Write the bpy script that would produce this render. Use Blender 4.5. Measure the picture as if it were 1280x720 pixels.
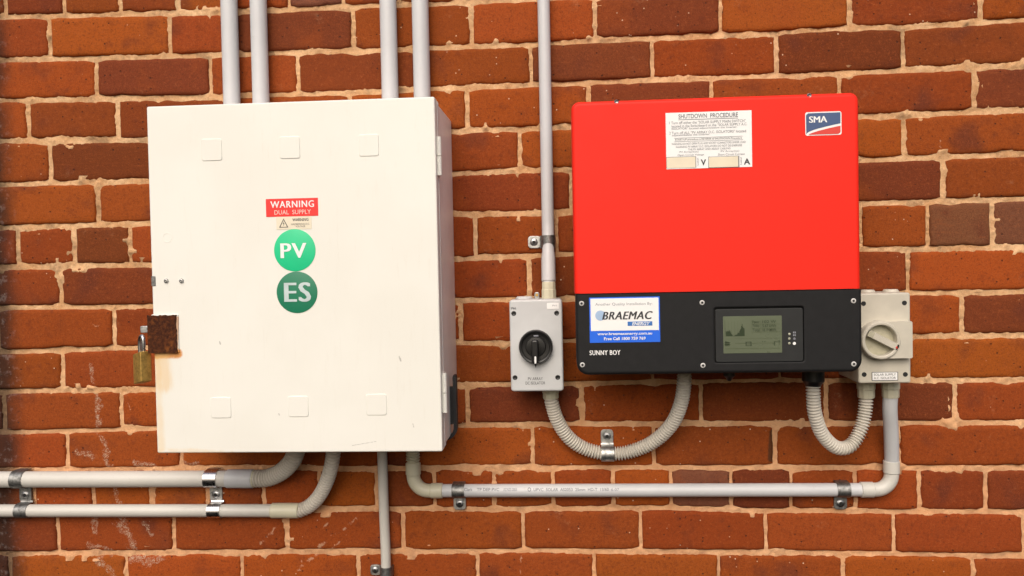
import bpy, math, random
import numpy as np
from mathutils import Vector, Matrix
random.seed(7)
rad = math.radians
for o in list(bpy.data.objects): bpy.data.objects.remove(o)
sc = bpy.context.scene
COL = sc.collection

# ------------------------------------------------------------------ camera
F, CAMD = 1034.0, 1.627                       # focal length in photo pixels, metres from the brick face
YAW, PIT, ROL = rad(-3.912), rad(-1.4215), rad(-1.1815)
_fw = Vector((math.sin(YAW)*math.cos(PIT), math.cos(YAW)*math.cos(PIT), math.sin(PIT)))
_r0 = Vector((math.cos(YAW), -math.sin(YAW), 0)); _u0 = _r0.cross(_fw)
_rt = _r0*math.cos(ROL) + _u0*math.sin(ROL); _up = -_r0*math.sin(ROL) + _u0*math.cos(ROL)
cam = bpy.data.cameras.new('camera'); camo = bpy.data.objects.new('camera', cam); COL.objects.link(camo)
cam.sensor_width = 36.0; cam.lens = 36.0*F/1280.0; cam.clip_start = 0.05; cam.clip_end = 2000
camo.matrix_world = Matrix(((_rt.x, _up.x, -_fw.x, 0), (_rt.y, _up.y, -_fw.y, -CAMD), (_rt.z, _up.z, -_fw.z, 0), (0, 0, 0, 1)))
sc.camera = camo

# ------------------------------------------------------------------ sky, sun, exposure
SUN_DIR = Vector((-0.10, -0.74, 0.63)).normalized()      # towards the sun
w = bpy.data.worlds.new('World'); sc.world = w; w.use_nodes = True
nt = w.node_tree; nt.nodes.clear()
sky = nt.nodes.new('ShaderNodeTexSky'); sky.sky_type = 'NISHITA'; sky.sun_disc = False
sky.sun_elevation = math.asin(SUN_DIR.z); sky.sun_rotation = math.atan2(SUN_DIR.x, SUN_DIR.y)
sky.air_density = 1.0; sky.dust_density = 6.0; sky.ozone_density = 0.6
bg = nt.nodes.new('ShaderNodeBackground'); bg.inputs[1].default_value = 0.12
wo = nt.nodes.new('ShaderNodeOutputWorld'); nt.links.new(sky.outputs[0], bg.inputs[0]); nt.links.new(bg.outputs[0], wo.inputs[0])
sl = bpy.data.lights.new('sun', 'SUN'); sl.energy = 1.5; sl.angle = rad(58); sl.color = (1.0, 0.972, 0.935)
so = bpy.data.objects.new('sun', sl); COL.objects.link(so)
so.rotation_euler = SUN_DIR.to_track_quat('Z', 'Y').to_euler(); so.location = SUN_DIR*6
sc.view_settings.view_transform = 'Standard'; sc.view_settings.look = 'None'
sc.view_settings.gamma = 1.0; sc.view_settings.use_curve_mapping = False
sc.view_settings.exposure = 0.12

# ------------------------------------------------------------------ pixel -> place helpers
def Q(px, py, d=0.0):
    """point (x, z) where the ray through photo pixel (px, py) meets the plane d metres in front of the bricks"""
    v = _fw + _rt*((px-640)/F) - _up*((py-360)/F)
    t = (CAMD-d)/v.y
    return v.x*t, v.z*t
def P(px, py, d=0.0):
    x, z = Q(px, py, d); return Vector((x, -d, z))
def BOX(x0, y0, x1, y1, d):
    """pixel box on plane d -> world x0, x1, z0 (bottom), z1 (top)"""
    mx, my = (x0+x1)/2, (y0+y1)/2
    return Q(x0, my, d)[0], Q(x1, my, d)[0], Q(mx, y1, d)[1], Q(mx, y0, d)[1]
def PX(px, py, d):                                    # metres per photo pixel there
    return (P(px+5, py, d)-P(px-5, py, d)).length/10

# ------------------------------------------------------------------ mesh helpers
class MB:
    def __init__(s): s.v = []; s.f = []
    def add(s, vs, fs):
        b = len(s.v); s.v += [tuple(v) for v in vs]; s.f += [tuple(b+i for i in f) for f in fs]; return s
    def box(s, x0, x1, z0, z1, d0, d1):
        vs = [(x, -d, z) for d in (d0, d1) for x, z in ((x0, z0), (x1, z0), (x1, z1), (x0, z1))]
        return s.add(vs, [(4, 5, 6, 7), (3, 2, 1, 0), (0, 1, 5, 4), (1, 2, 6, 5), (2, 3, 7, 6), (3, 0, 4, 7)])
    def rings(s, rs, cap0=True, cap1=True, closed=True):
        n = len(rs[0]); vs = [v for r in rs for v in r]; fs = []
        for k in range(len(rs)-1):
            for i in range(n if closed else n-1):
                j = (i+1) % n
                fs.append((k*n+i, k*n+j, (k+1)*n+j, (k+1)*n+i))
        if cap0: fs.append(tuple(range(n))[::-1])
        if cap1: fs.append(tuple((len(rs)-1)*n+i for i in range(n)))
        return s.add(vs, fs)
    def rplate(s, x0, x1, z0, z1, r, d0, d1, bev=0.001, n=5, steps=3, back=True):
        rs = [ring(x0, x1, z0, z1, r, 0, d0, n)]
        for k in range(steps+1):
            a = math.pi/2*k/steps
            rs.append(ring(x0, x1, z0, z1, r, bev*(1-math.cos(a)), d1-bev+bev*math.sin(a), n))
        if bev > .0003: rs.append(ring(x0, x1, z0, z1, r, bev+.0005, d1, n))       # keeps the face itself flat shaded
        return s.rings(rs, cap0=back)
    def lathe(s, cx, cz, prof, n=28):
        rs = [[(cx+r*math.cos(2*math.pi*i/n), -d, cz+r*math.sin(2*math.pi*i/n)) for i in range(n)] for r, d in prof]
        return s.rings(rs)
    def poly(s, pts, d0, d1):
        return s.rings([[(x, -d0, z) for x, z in pts], [(x, -d1, z) for x, z in pts]])
    def tube(s, p0, p1, prof, n=20, rot=0.0):
        p0, p1 = Vector(p0), Vector(p1); ax = (p1-p0).normalized()
        e = Vector((0, -1, 0)); e = (e - ax*e.dot(ax)); e = e.normalized() if e.length > 1e-4 else Vector((1, 0, 0))
        g = ax.cross(e); rs = []
        for t, r in prof:
            c = p0+(p1-p0)*t
            rs.append([c+(e*math.cos(rot+2*math.pi*i/n)+g*math.sin(rot+2*math.pi*i/n))*r for i in range(n)])
        return s.rings(rs)
    def sweep(s, pts, rad_f, step, n=18, cap=True):
        path = resample(catmull(pts), step); rs = []; prev = None; L = 0
        for i, p in enumerate(path):
            a = path[max(0, i-1)]; b = path[min(len(path)-1, i+1)]; t = (b-a).normalized()
            if prev is None:
                e = Vector((0, -1, 0)); e = e-t*e.dot(t)
                if e.length < 1e-3: e = Vector((1, 0, 0))-t*t.x
            else: e = prev-t*prev.dot(t)
            e.normalize(); prev = e; g = t.cross(e)
            if i: L += (p-path[i-1]).length
            r = rad_f(L)
            rs.append([p+(e*math.cos(2*math.pi*k/n)+g*math.sin(2*math.pi*k/n))*r for k in range(n)])
        return s.rings(rs, cap, cap)
def ring(x0, x1, z0, z1, r, ins, d, n=5):
    x0 += ins; x1 -= ins; z0 += ins; z1 -= ins; r = max(r-ins, 0.0002); out = []
    for cx, cz, a0 in ((x1-r, z0+r, -90), (x1-r, z1-r, 0), (x0+r, z1-r, 90), (x0+r, z0+r, 180)):
        for k in range(n+1):
            a = rad(a0+90*k/n); out.append((cx+r*math.cos(a), -d, cz+r*math.sin(a)))
    return out
def catmull(pts, sub=24):
    pts = [Vector(p) for p in pts]
    if len(pts) == 2: return [pts[0].lerp(pts[1], k/sub) for k in range(sub+1)]
    q = [pts[0]*2-pts[1]]+pts+[pts[-1]*2-pts[-2]]; out = []
    for i in range(1, len(q)-2):
        p0, p1, p2, p3 = q[i-1:i+3]
        for k in range(sub):
            t = k/sub
            out.append(0.5*((2*p1)+(p2-p0)*t+(2*p0-5*p1+4*p2-p3)*t*t+(3*p1-p0-3*p2+p3)*t**3))
    return out+[pts[-1]]
def resample(path, step):
    ls = [0]
    for a, b in zip(path, path[1:]): ls.append(ls[-1]+(b-a).length)
    n = max(2, int(ls[-1]/step)); out = []; j = 0
    for i in range(n+1):
        L = ls[-1]*i/n
        while j < len(ls)-2 and ls[j+1] < L: j += 1
        t = (L-ls[j])/max(ls[j+1]-ls[j], 1e-9); out.append(path[j].lerp(path[j+1], min(1, t)))
    return out

WL = {}                                               # world location of every object built
def link(name, me, mat, parent, loc):
    o = bpy.data.objects.new(name, me); COL.objects.link(o)
    if mat: me.materials.append(mat)
    WL[o] = Vector(loc)
    if parent is not None:
        o.parent = parent; o.location = Vector(loc)-WL[parent]
    else: o.location = loc
    return o
def obj(name, mb, mat, parent=None, smooth=35, fixn=True):
    vs = np.array(mb.v, dtype=float); c = (vs.min(0)+vs.max(0))/2
    me = bpy.data.meshes.new(name); me.from_pydata((vs-c).tolist(), [], mb.f)
    if fixn:
        import bmesh
        bm = bmesh.new(); bm.from_mesh(me); bmesh.ops.recalc_face_normals(bm, faces=bm.faces); bm.to_mesh(me); bm.free()
    if smooth is not None:
        me.shade_smooth(); me.set_sharp_from_angle(angle=rad(smooth))
    return link(name, me, mat, parent, c)
def thing(name, loc, label, cat, group=None):
    o = bpy.data.objects.new(name, None); COL.objects.link(o); o.location = loc; o.empty_display_size = 0.05
    WL[o] = Vector(loc); o['label'] = label; o['category'] = cat
    if group: o['group'] = group
    return o
def tag(o, label, cat, group=None):
    o['label'] = label; o['category'] = cat
    if group: o['group'] = group
    return o
def text(s, parent, mat, box, d, bold=0.0, shear=0.0, name='lettering', rot=0.0, surf=None, spacing=1.0, world=None, heavy=0.0):
    """lettering fitted into a pixel box on plane d; surf(x, z) -> depth bends it over a curved surface"""
    cu = bpy.data.curves.new(name, 'FONT'); cu.body = s; cu.size = 1.0; cu.offset = bold; cu.shear = shear
    cu.resolution_u = 3; cu.fill_mode = 'FRONT'; cu.space_character = spacing
    t = bpy.data.objects.new(name, cu); me = bpy.data.meshes.new_from_object(t)
    bpy.data.objects.remove(t); bpy.data.curves.remove(cu); me.name = name; me.materials.clear()
    if heavy:
        import bmesh
        bm = bmesh.new(); bm.from_mesh(me); src = bm.copy(); src.to_mesh(me); src.free()
        for q_ in (1, 2):
            g_ = bmesh.ops.duplicate(bm, geom=bm.verts[:len(me.vertices)]+bm.edges[:len(me.edges)]+bm.faces[:len(me.polygons)])
            for e_ in g_['geom']:
                if isinstance(e_, bmesh.types.BMVert): e_.co.x += heavy*q_; e_.co.z = q_
            bm.verts.ensure_lookup_table(); bm.edges.ensure_lookup_table(); bm.faces.ensure_lookup_table()
        bm.to_mesh(me); bm.free()
    layer = [v.co.z for v in me.vertices]
    a = np.array([v.co[:2] for v in me.vertices]); lo, hi = a.min(0), a.max(0); a = (a-lo)/(hi-lo)-0.5
    x0, x1, z0, z1 = world if world else BOX(*box, d)
    W, H = x1-x0, z1-z0
    if abs(rot) > 0.8: W, H = H, W
    X = a[:, 0]*W; Z = a[:, 1]*H; c, si = math.cos(rot), math.sin(rot)
    X, Z = X*c-Z*si, X*si+Z*c
    cx, cz = (x0+x1)/2, (z0+z1)/2
    for v, x, z, ly in zip(me.vertices, X, Z, layer):
        dd = surf(cx+x, cz+z) if surf else d
        v.co = (x, -dd+d-ly*.00008, z)
    me.update()
    return link(name, me, mat, parent, (cx, -d, cz))

# ------------------------------------------------------------------ materials
class NT:
    """small wrapper that writes node graphs"""
    def __init__(s, name):
        s.m = bpy.data.materials.new(name); s.m.use_nodes = True; s.t = s.m.node_tree; s.t.nodes.clear()
        s.out = s.t.nodes.new('ShaderNodeOutputMaterial'); s.b = s.t.nodes.new('ShaderNodeBsdfPrincipled')
        s.t.links.new(s.b.outputs[0], s.out.inputs[0])
        s.pos = s.t.nodes.new('ShaderNodeNewGeometry').outputs['Position']
    def set(s, inp, v):
        if hasattr(v, 'is_output'): s.t.links.new(v, inp)
        elif isinstance(v, (tuple, list)) and len(v) == 3 and inp.type == 'RGBA': inp.default_value = (*v, 1)
        else: inp.default_value = v
    def M(s, op, a, b=0.0, c=0.0, clamp=False):
        n = s.t.nodes.new('ShaderNodeMath'); n.operation = op; n.use_clamp = clamp
        for i, v in enumerate((a, b, c)): s.set(n.inputs[i], v)
        return n.outputs[0]
    def noise(s, scale, detail=4, rough=0.55, vec=None, out=0, dist=0.0):
        n = s.t.nodes.new('ShaderNodeTexNoise'); n.inputs['Scale'].default_value = scale
        n.inputs['Detail'].default_value = detail; n.inputs['Roughness'].default_value = rough; n.inputs['Distortion'].default_value = dist
        s.t.links.new(vec if vec is not None else s.pos, n.inputs['Vector']); return n.outputs[out]
    def stretch(s, sx, sy, sz, vec=None):
        n = s.t.nodes.new('ShaderNodeMapping'); n.inputs['Scale'].default_value = (sx, sy, sz)
        s.t.links.new(vec if vec is not None else s.pos, n.inputs['Vector']); return n.outputs[0]
    def voro(s, scale, feat='F1', vec=None):
        n = s.t.nodes.new('ShaderNodeTexVoronoi'); n.feature = feat; n.inputs['Scale'].default_value = scale
        s.t.links.new(vec if vec is not None else s.pos, n.inputs['Vector']); return n
    def step(s, v, lo, hi):
        n = s.t.nodes.new('ShaderNodeMapRange'); n.interpolation_type = 'SMOOTHSTEP'
        s.set(n.inputs[0], v); n.inputs[1].default_value = lo; n.inputs[2].default_value = hi
        return n.outputs[0]
    def mix(s, f, a, b, mode='MIX'):
        n = s.t.nodes.new('ShaderNodeMix'); n.data_type = 'RGBA'; n.blend_type = mode
        s.set(n.inputs[0], f); s.set(n.inputs[6], a); s.set(n.inputs[7], b); return n.outputs[2]
    def xz(s):
        n = s.t.nodes.new('ShaderNodeSeparateXYZ'); s.t.links.new(s.pos, n.inputs[0]); return n.outputs[0], n.outputs[2]
    def warp(s, amp, scale):
        n = s.t.nodes.new('ShaderNodeTexNoise'); n.inputs['Scale'].default_value = scale; n.inputs['Detail'].default_value = 4
        s.t.links.new(s.pos, n.inputs['Vector']); sp = s.t.nodes.new('ShaderNodeSeparateColor'); s.t.links.new(n.outputs['Color'], sp.inputs[0])
        x, z = s.xz(); s.wxz = (s.M('ADD', x, s.M('MULTIPLY', s.M('SUBTRACT', sp.outputs[0], .5), amp)), s.M('ADD', z, s.M('MULTIPLY', s.M('SUBTRACT', sp.outputs[1], .5), amp)))
    wxz = None
    def seg(s, x0, z0, x1, z1, w):
        """soft mask round a line segment on the wall"""
        x, z = s.wxz or s.xz(); dx, dz = x1-x0, z1-z0; L2 = dx*dx+dz*dz
        ax = s.M('SUBTRACT', x, x0); az = s.M('SUBTRACT', z, z0)
        t = s.M('DIVIDE', s.M('ADD', s.M('MULTIPLY', ax, dx), s.M('MULTIPLY', az, dz)), L2, clamp=True)
        ex = s.M('SUBTRACT', ax, s.M('MULTIPLY', t, dx)); ez = s.M('SUBTRACT', az, s.M('MULTIPLY', t, dz))
        d = s.M('SQRT', s.M('ADD', s.M('MULTIPLY', ex, ex), s.M('MULTIPLY', ez, ez)))
        return s.step(d, w, 0.0)
    def bump(s, h, strength=0.3, dist=0.001):
        n = s.t.nodes.new('ShaderNodeBump'); n.inputs['Strength'].default_value = strength; n.inputs['Distance'].default_value = dist
        s.t.links.new(h, n.inputs['Height']); s.t.links.new(n.outputs[0], s.b.inputs['Normal'])
    def fin(s, col, rough=0.5, metal=0.0, spec=0.5, **kw):
        s.set(s.b.inputs['Base Color'], col); s.set(s.b.inputs['Roughness'], rough); s.b.inputs['Metallic'].default_value = metal
        s.b.inputs['Specular IOR Level'].default_value = spec
        return s.m
def plain(name, col, rough=0.5, metal=0.0, var=0.08, scale=40, bump=0.0, bscale=400, spec=0.5):
    m = NT(name); n = m.noise(scale, 5)
    c = m.mix(m.step(n, 0.3, 0.7), tuple(k*(1-var) for k in col), tuple(min(1, k*(1+var)) for k in col))
    r = m.M('ADD', m.M('MULTIPLY', m.noise(scale*2.3, 3), 0.16), rough-0.08)
    if bump: m.bump(m.noise(bscale, 2), bump, 0.0006)
    return m.fin(c, r, metal, spec)

def wall_stains_and_strip(m):
    """white drips and scuffs with a shape of their own, and a dark ragged strip at the left of the wall"""
    tr = [(113, 455, 116, 480, .011), (121, 490, 123, 535, .014), (128, 545, 138, 588, .012), (140, 600, 150, 632, .016),
          (150, 645, 168, 690, .030), (120, 645, 118, 665, .016), (182, 652, 188, 666, .012), (95, 565, 118, 572, .013), (170, 578, 196, 588, .012),
          (125, 700, 140, 720, .02), (165, 700, 200, 700, .02), (112, 680, 138, 690, .016), (230, 575, 245, 582, .016)]
    m.warp(.045, 38)
    tot = None
    for x0, y0, x1, y1, wd in tr:
        g = m.seg(*Q(x0, y0), *Q(x1, y1), wd); tot = g if tot is None else m.M('MAXIMUM', tot, g)
    n1 = m.noise(230, 6, 0.8, dist=1.2)
    drips = m.M('MULTIPLY', m.step(m.M('ADD', n1, m.M('MULTIPLY', m.step(tot, 0.0, 0.9), 0.33)), 0.79, 0.93), m.step(tot, 0.0, 0.25))
    m.warp(.02, 60); sc2 = None
    for x0, y0, x1, y1, wd in [(398, 683, 446, 648, .007), (372, 712, 398, 690, .009), (325, 680, 350, 655, .006), (400, 665, 412, 650, .006), (415, 686, 423, 676, .006),
                               (378, 700, 384, 690, .006), (160, 505, 163, 512, .003), (110, 405, 124, 406, .004), (1175, 175, 1178, 190, .006), (651, 694, 651, 704, .0022), (651, 708, 651, 718, .0022), (671, 702, 674, 704, .004), (667, 713, 668, 715, .004)]:
        g = m.seg(*Q(x0, y0), *Q(x1, y1), wd); sc2 = g if sc2 is None else m.M('MAXIMUM', sc2, g)
    scuff = m.M('MULTIPLY', m.step(m.M('ADD', m.noise(170, 5, 0.75), m.M('MULTIPLY', sc2, 0.40)), 0.74, 0.90), m.M('MULTIPLY', m.step(sc2, 0.0, 0.3), m.step(m.noise(75, 2), 0.47, 0.56)))
    m.wxz = None
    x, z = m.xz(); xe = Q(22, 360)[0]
    dark_strip = m.step(m.M('ADD', x, m.M('MULTIPLY', m.noise(9, 5, 0.65), 0.055)), xe+0.045, xe-0.014)  # strip at the left where brick and mortar colour turns darker, noisy border
    dark_strip = m.M('MULTIPLY', dark_strip, m.step(m.M('ADD', x, m.M('MULTIPLY', m.noise(7, 4, 0.6), 0.06)), xe-0.20, xe-0.09))
    return drips, scuff, dark_strip

def brick_material():
    m = NT('fired_brick')
    oi = m.t.nodes.new('ShaderNodeObjectInfo'); base = oi.outputs['Color']
    rnd = oi.outputs['Random']
    vadd = m.t.nodes.new('ShaderNodeVectorMath'); vadd.operation = 'ADD'
    cmb = m.t.nodes.new('ShaderNodeCombineXYZ'); m.t.links.new(m.M('MULTIPLY', rnd, 7.0), cmb.inputs[1])
    m.t.links.new(m.pos, vadd.inputs[0]); m.t.links.new(cmb.outputs[0], vadd.inputs[1]); v = vadd.outputs[0]
    big = m.noise(11, 3, 0.5, v); mid = m.noise(42, 5, 0.6, v); fine = m.noise(420, 4, 0.7, v)
    st = m.noise(30, 4, 0.6, m.stretch(1, 1, 7, v))
    c = m.mix(m.M('MULTIPLY', m.step(big, 0.54, 0.76), 0.7), base, (0.105, 0.028, 0.016))
    c = m.mix(m.M('MULTIPLY', m.step(big, 0.44, 0.24), 0.45), c, (0.29, 0.062, 0.011))
    c = m.mix(m.M('MULTIPLY', m.step(mid, 0.56, 0.80), 0.55), c, (0.11, 0.026, 0.014))
    c = m.mix(m.M('MULTIPLY', m.step(st, 0.55, 0.8), 0.35), c, (0.33, 0.085, 0.022))
    c = m.mix(m.M('MULTIPLY', m.step(fine, 0.46, 0.64), 0.55), c, m.mix(0.65, c, (0.085, 0.020, 0.009)))
    vo = m.voro(95, vec=v); cr = m.t.nodes.new('ShaderNodeSeparateColor'); m.t.links.new(vo.outputs['Color'], cr.inputs[0])
    pit = m.M('MULTIPLY', m.step(vo.outputs['Distance'], 0.20, 0.10), m.step(cr.outputs[0], 0.80, 0.84))
    gr2 = m.noise(190, 3, 0.75, v); c = m.mix(m.M('MULTIPLY', m.step(gr2, 0.54, 0.70), 0.5), c, (0.095, 0.022, 0.009)); c = m.mix(m.M('MULTIPLY', m.step(gr2, 0.44, 0.30), 0.35), c, (0.36, 0.10, 0.030))
    c = m.mix(m.M('MULTIPLY', m.step(m.noise(700, 3, 0.7, v), 0.56, 0.70), 0.4), c, (0.40, 0.13, 0.045))
    c = m.mix(m.M('MULTIPLY', pit, 0.75), c, (0.045, 0.02, 0.016))
    vo2 = m.voro(62, vec=v); cr2 = m.t.nodes.new('ShaderNodeSeparateColor'); m.t.links.new(vo2.outputs['Color'], cr2.inputs[0])
    sp = m.M('MULTIPLY', m.step(vo2.outputs['Distance'], 0.105, 0.05), m.step(cr2.outputs[1], 0.80, 0.84))
    c = m.mix(m.M('MULTIPLY', sp, 0.85), c, (0.72, 0.55, 0.38))
    # mortar haze wiped over the brick faces
    hz = m.M('MULTIPLY', m.step(m.noise(17, 5, 0.6), 0.60, 0.78), m.step(m.noise(160, 3, 0.7), 0.42, 0.66))
    c = m.mix(m.M('MULTIPLY', hz, 0.22), c, (0.60, 0.36, 0.20))
    dr, sf, gr = wall_stains_and_strip(m)
    c = m.mix(m.M('MULTIPLY', dr, 0.8), c, (0.50, 0.38, 0.28)); c = m.mix(m.M('MULTIPLY', sf, 0.55), c, (0.60, 0.38, 0.24))
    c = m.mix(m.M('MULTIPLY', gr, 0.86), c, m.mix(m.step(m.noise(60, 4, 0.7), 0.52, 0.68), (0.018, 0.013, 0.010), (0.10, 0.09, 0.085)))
    dk = m.seg(*Q(966, 541), *Q(964, 573), .014); c = m.mix(m.M('MULTIPLY', m.step(m.M('ADD', dk, m.M('MULTIPLY', mid, 0.5)), 0.55, 0.95), 0.75), c, (0.05, 0.028, 0.014))
    h = m.M('ADD', m.M('ADD', m.M('MULTIPLY', fine, 0.5), m.M('MULTIPLY', mid, 0.9)), m.M('MULTIPLY', pit, -1.2))
    m.bump(h, 0.8, 0.0024)
    return m.fin(c, m.M('ADD', m.M('MULTIPLY', mid, 0.2), 0.70), 0, 0.12)
def mortar_material():
    m = NT('lime_mortar')
    a = m.noise(14, 4, 0.6); b = m.noise(120, 5, 0.65); f = m.noise(600, 3, 0.7)
    c = m.mix(m.step(a, 0.3, 0.72), (0.58, 0.315, 0.145), (0.76, 0.49, 0.27))
    c = m.mix(m.M('MULTIPLY', m.step(b, 0.50, 0.76), 0.6), c, (0.46, 0.23, 0.115))
    c = m.mix(m.M('MULTIPLY', m.step(m.noise(210, 4, 0.7), 0.55, 0.68), 0.6), c, (0.80, 0.55, 0.34))
    c = m.mix(m.M('MULTIPLY', m.step(f, 0.56, 0.74), 0.55), c, (0.32, 0.17, 0.085))
    c = m.mix(m.M('MULTIPLY', m.step(m.noise(13, 5, 0.7), 0.50, 0.68), 0.62), c, (0.24, 0.145, 0.08))
    lz_ = m.xz()[1]; pk = m.step(m.M('ADD', lz_, m.M('MULTIPLY', m.noise(3, 2), 0.3)), 0.05, -0.30); c = m.mix(m.M('MULTIPLY', pk, 0.40), c, (0.70, 0.33, 0.17))
    dr, sf, gr = wall_stains_and_strip(m)
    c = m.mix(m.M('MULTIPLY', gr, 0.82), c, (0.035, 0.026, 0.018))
    m.bump(m.M('ADD', b, m.M('MULTIPLY', f, 0.6)), 0.8, 0.0032)
    return m.fin(c, 0.9, 0, 0.2)
def door_material():
    m = NT('cream_powder_coat')
    hx, hz = Q(205, 441, .213)
    n = m.noise(6, 4, 0.5); c = m.mix(m.step(n, 0.3, 0.7), (0.755, 0.745, 0.685), (0.785, 0.778, 0.722))
    g = m.noise(45, 5, 0.7, m.stretch(3, 1, 0.35)); c = m.mix(m.M('MULTIPLY', m.step(g, 0.54, 0.80), 0.10), c, (0.50, 0.42, 0.30))
    # rust bleeding out of the hasp and along the bottom edge
    x0, z0 = Q(192, 443, .213); x1, z1 = Q(222, 442, .213)
    r1 = m.M('MULTIPLY', m.seg(x0, z0, x1, z1, 0.015), m.M('ADD', m.noise(130, 4, 0.7), 0.30))
    c = m.mix(m.M('MULTIPLY', m.step(r1, 0.16, 0.55), 0.92), c, (0.62, 0.24, 0.035))
    r5 = m.M('MULTIPLY', m.seg(*Q(221.5, 397, .213), *Q(221.5, 441, .213), 0.0055), m.M('ADD', m.noise(170, 4, 0.7), 0.25)); c = m.mix(m.M('MULTIPLY', m.step(r5, 0.25, 0.6), 0.7), c, (0.50, 0.20, 0.04))
    x2, z2 = Q(204, 480, .213); r3 = m.M('MULTIPLY', m.seg((x0+x1)/2-.008, z0-.004, x2, z2, 0.03), m.noise(40, 4, 0.7, m.stretch(3, 1, 0.5)))
    c = m.mix(m.M('MULTIPLY', m.step(r3, 0.08, 0.5), 0.5), c, (0.72, 0.47, 0.18))
    r4 = m.M('MULTIPLY', m.seg(*Q(196, 450, .213), *Q(201, 560, .213), 0.016), m.noise(25, 4, 0.6)); c = m.mix(m.M('MULTIPLY', m.step(r4, 0.1, 0.6), 0.35), c, (0.74, 0.50, 0.19))
    xa, za = Q(200, 563, .213); xb, zb = Q(290, 566, .213)
    r2 = m.M('MULTIPLY', m.seg(xa, za, xb, zb, 0.012), m.noise(60, 4, 0.6)); c = m.mix(m.M('MULTIPLY', m.step(r2, 0.25, 0.6), 0.30), c, (0.72, 0.50, 0.20))
    # scratches
    sc_ = None
    for a in [(499, 446, 501, 451, .0035), (516, 530, 517, 534, .002), (274, 427, 275, 430, .003), (440, 557, 470, 552, .0012), (348, 517, 349, 519, .002)]:
        gg = m.seg(*Q(a[0], a[1], .213), *Q(a[2], a[3], .213), a[4]); sc_ = gg if sc_ is None else m.M('MAXIMUM', sc_, gg)
    c = m.mix(m.M('MULTIPLY', m.step(m.M('MULTIPLY', sc_, m.noise(300, 2)), 0.22, 0.45), 0.55), c, (0.22, 0.20, 0.18))
    m.bump(m.noise(900, 2), 0.06, 0.0004)
    return m.fin(c, m.M('ADD', m.M('MULTIPLY', g, 0.15), 0.36), 0, 0.45)
def rust_material():
    m = NT('rusty_steel'); a = m.noise(160, 5, 0.7); b = m.noise(45, 4)
    c = m.mix(m.step(a, 0.35, 0.7), (0.035, 0.010, 0.004), (0.105, 0.030, 0.008)); c = m.mix(m.M('MULTIPLY', m.step(b, 0.54, 0.70), 0.6), c, (0.24, 0.075, 0.014))
    m.bump(a, 0.8, 0.0015); return m.fin(c, 0.85, 0, 0.2)
def pipe_material(name, col, var=0.06):
    m = NT(name); a = m.noise(12, 4); b = m.noise(90, 5, 0.65)
    c = m.mix(m.step(a, 0.3, 0.7), tuple(k*(1-var) for k in col), col)
    c = m.mix(m.M('MULTIPLY', m.step(b, 0.58, 0.8), 0.22), c, (0.30, 0.25, 0.20))
    m.bump(m.noise(300, 2), 0.05, 0.0005)
    return m.fin(c, m.M('ADD', m.M('MULTIPLY', b, 0.2), 0.32), 0, 0.5)
def metal_material(name, col, rough, dark=0.4, metal=1.0):
    m = NT(name); a = m.noise(130, 5, 0.65); b = m.noise(28, 3)
    c = m.mix(m.step(a, 0.35, 0.72), col, tuple(k*dark for k in col)); c = m.mix(m.M('MULTIPLY', m.step(b, 0.5, 0.75), 0.35), c, tuple(k*0.5 for k in col))
    m.bump(a, 0.15, 0.0006); return m.fin(c, m.M('ADD', m.M('MULTIPLY', a, 0.25), rough-0.1), metal)

MAT = {}
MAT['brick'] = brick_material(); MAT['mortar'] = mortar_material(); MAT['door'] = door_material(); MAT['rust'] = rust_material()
MAT['body'] = plain('cabinet_grey_paint', (0.76, 0.71, 0.67), 0.4, var=0.05, scale=20)
MAT['rubber'] = plain('black_rubber', (0.015, 0.015, 0.016), 0.6)
MAT['pipe'] = pipe_material('grey_conduit_plastic', (0.555, 0.56, 0.572))
MAT['pipe_warm'] = pipe_material('weathered_conduit_plastic', (0.56, 0.54, 0.495))
MAT['flex'] = pipe_material('corrugated_conduit_plastic', (0.62, 0.58, 0.51))
MAT['gland'] = pipe_material('beige_gland_plastic', (0.60, 0.57, 0.43))
MAT['galv'] = metal_material('galvanised_steel', (0.58, 0.58, 0.56), 0.45)
MAT['galv_dark'] = metal_material('weathered_galvanised_steel', (0.34, 0.34, 0.33), 0.50)
MAT['chrome'] = metal_material('bright_zinc_steel', (0.62, 0.62, 0.64), 0.26, 0.7)
MAT['brass'] = metal_material('tarnished_brass', (0.62, 0.38, 0.10), 0.45, 0.55, 0.7)
MAT['screw'] = metal_material('zinc_screw', (0.46, 0.46, 0.46), 0.35)
MAT['screwlight'] = plain('pale_zinc_screw', (0.56, 0.55, 0.53), 0.4)
MAT['red'] = plain('red_powder_coat', (0.80, 0.022, 0.010), 0.5, var=0.02, scale=9, bump=0.05, bscale=1300, spec=0.2)
MAT['black'] = plain('charcoal_plastic', (0.012, 0.012, 0.0125), 0.58, var=0.10, scale=60, bump=0.10, bscale=1400, spec=0.22)
MAT['blackgloss'] = plain('black_knob_plastic', (0.012, 0.012, 0.012), 0.32, spec=0.5)
MAT['panel'] = plain('display_bezel_plastic', (0.021, 0.022, 0.022), 0.5, spec=0.3)
MAT['isogrey'] = plain('grey_isolator_plastic', (0.54, 0.55, 0.555), 0.38, var=0.05, scale=18, bump=0.04)
MAT['isobeige'] = plain('beige_isolator_plastic', (0.52, 0.485, 0.405), 0.45, var=0.06, scale=25, bump=0.04)
MAT['isobeige_dark'] = plain('dusty_beige_plastic', (0.42, 0.395, 0.29), 0.55, var=0.12, scale=60)
MAT['white'] = plain('white_sticker', (0.82, 0.82, 0.81), 0.4, var=0.01)
MAT['cream'] = plain('cream_sticker', (0.74, 0.66, 0.50), 0.5, var=0.03)
MAT['ivory'] = plain('ivory_sticker', (0.76, 0.69, 0.54), 0.5, var=0.03)
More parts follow.
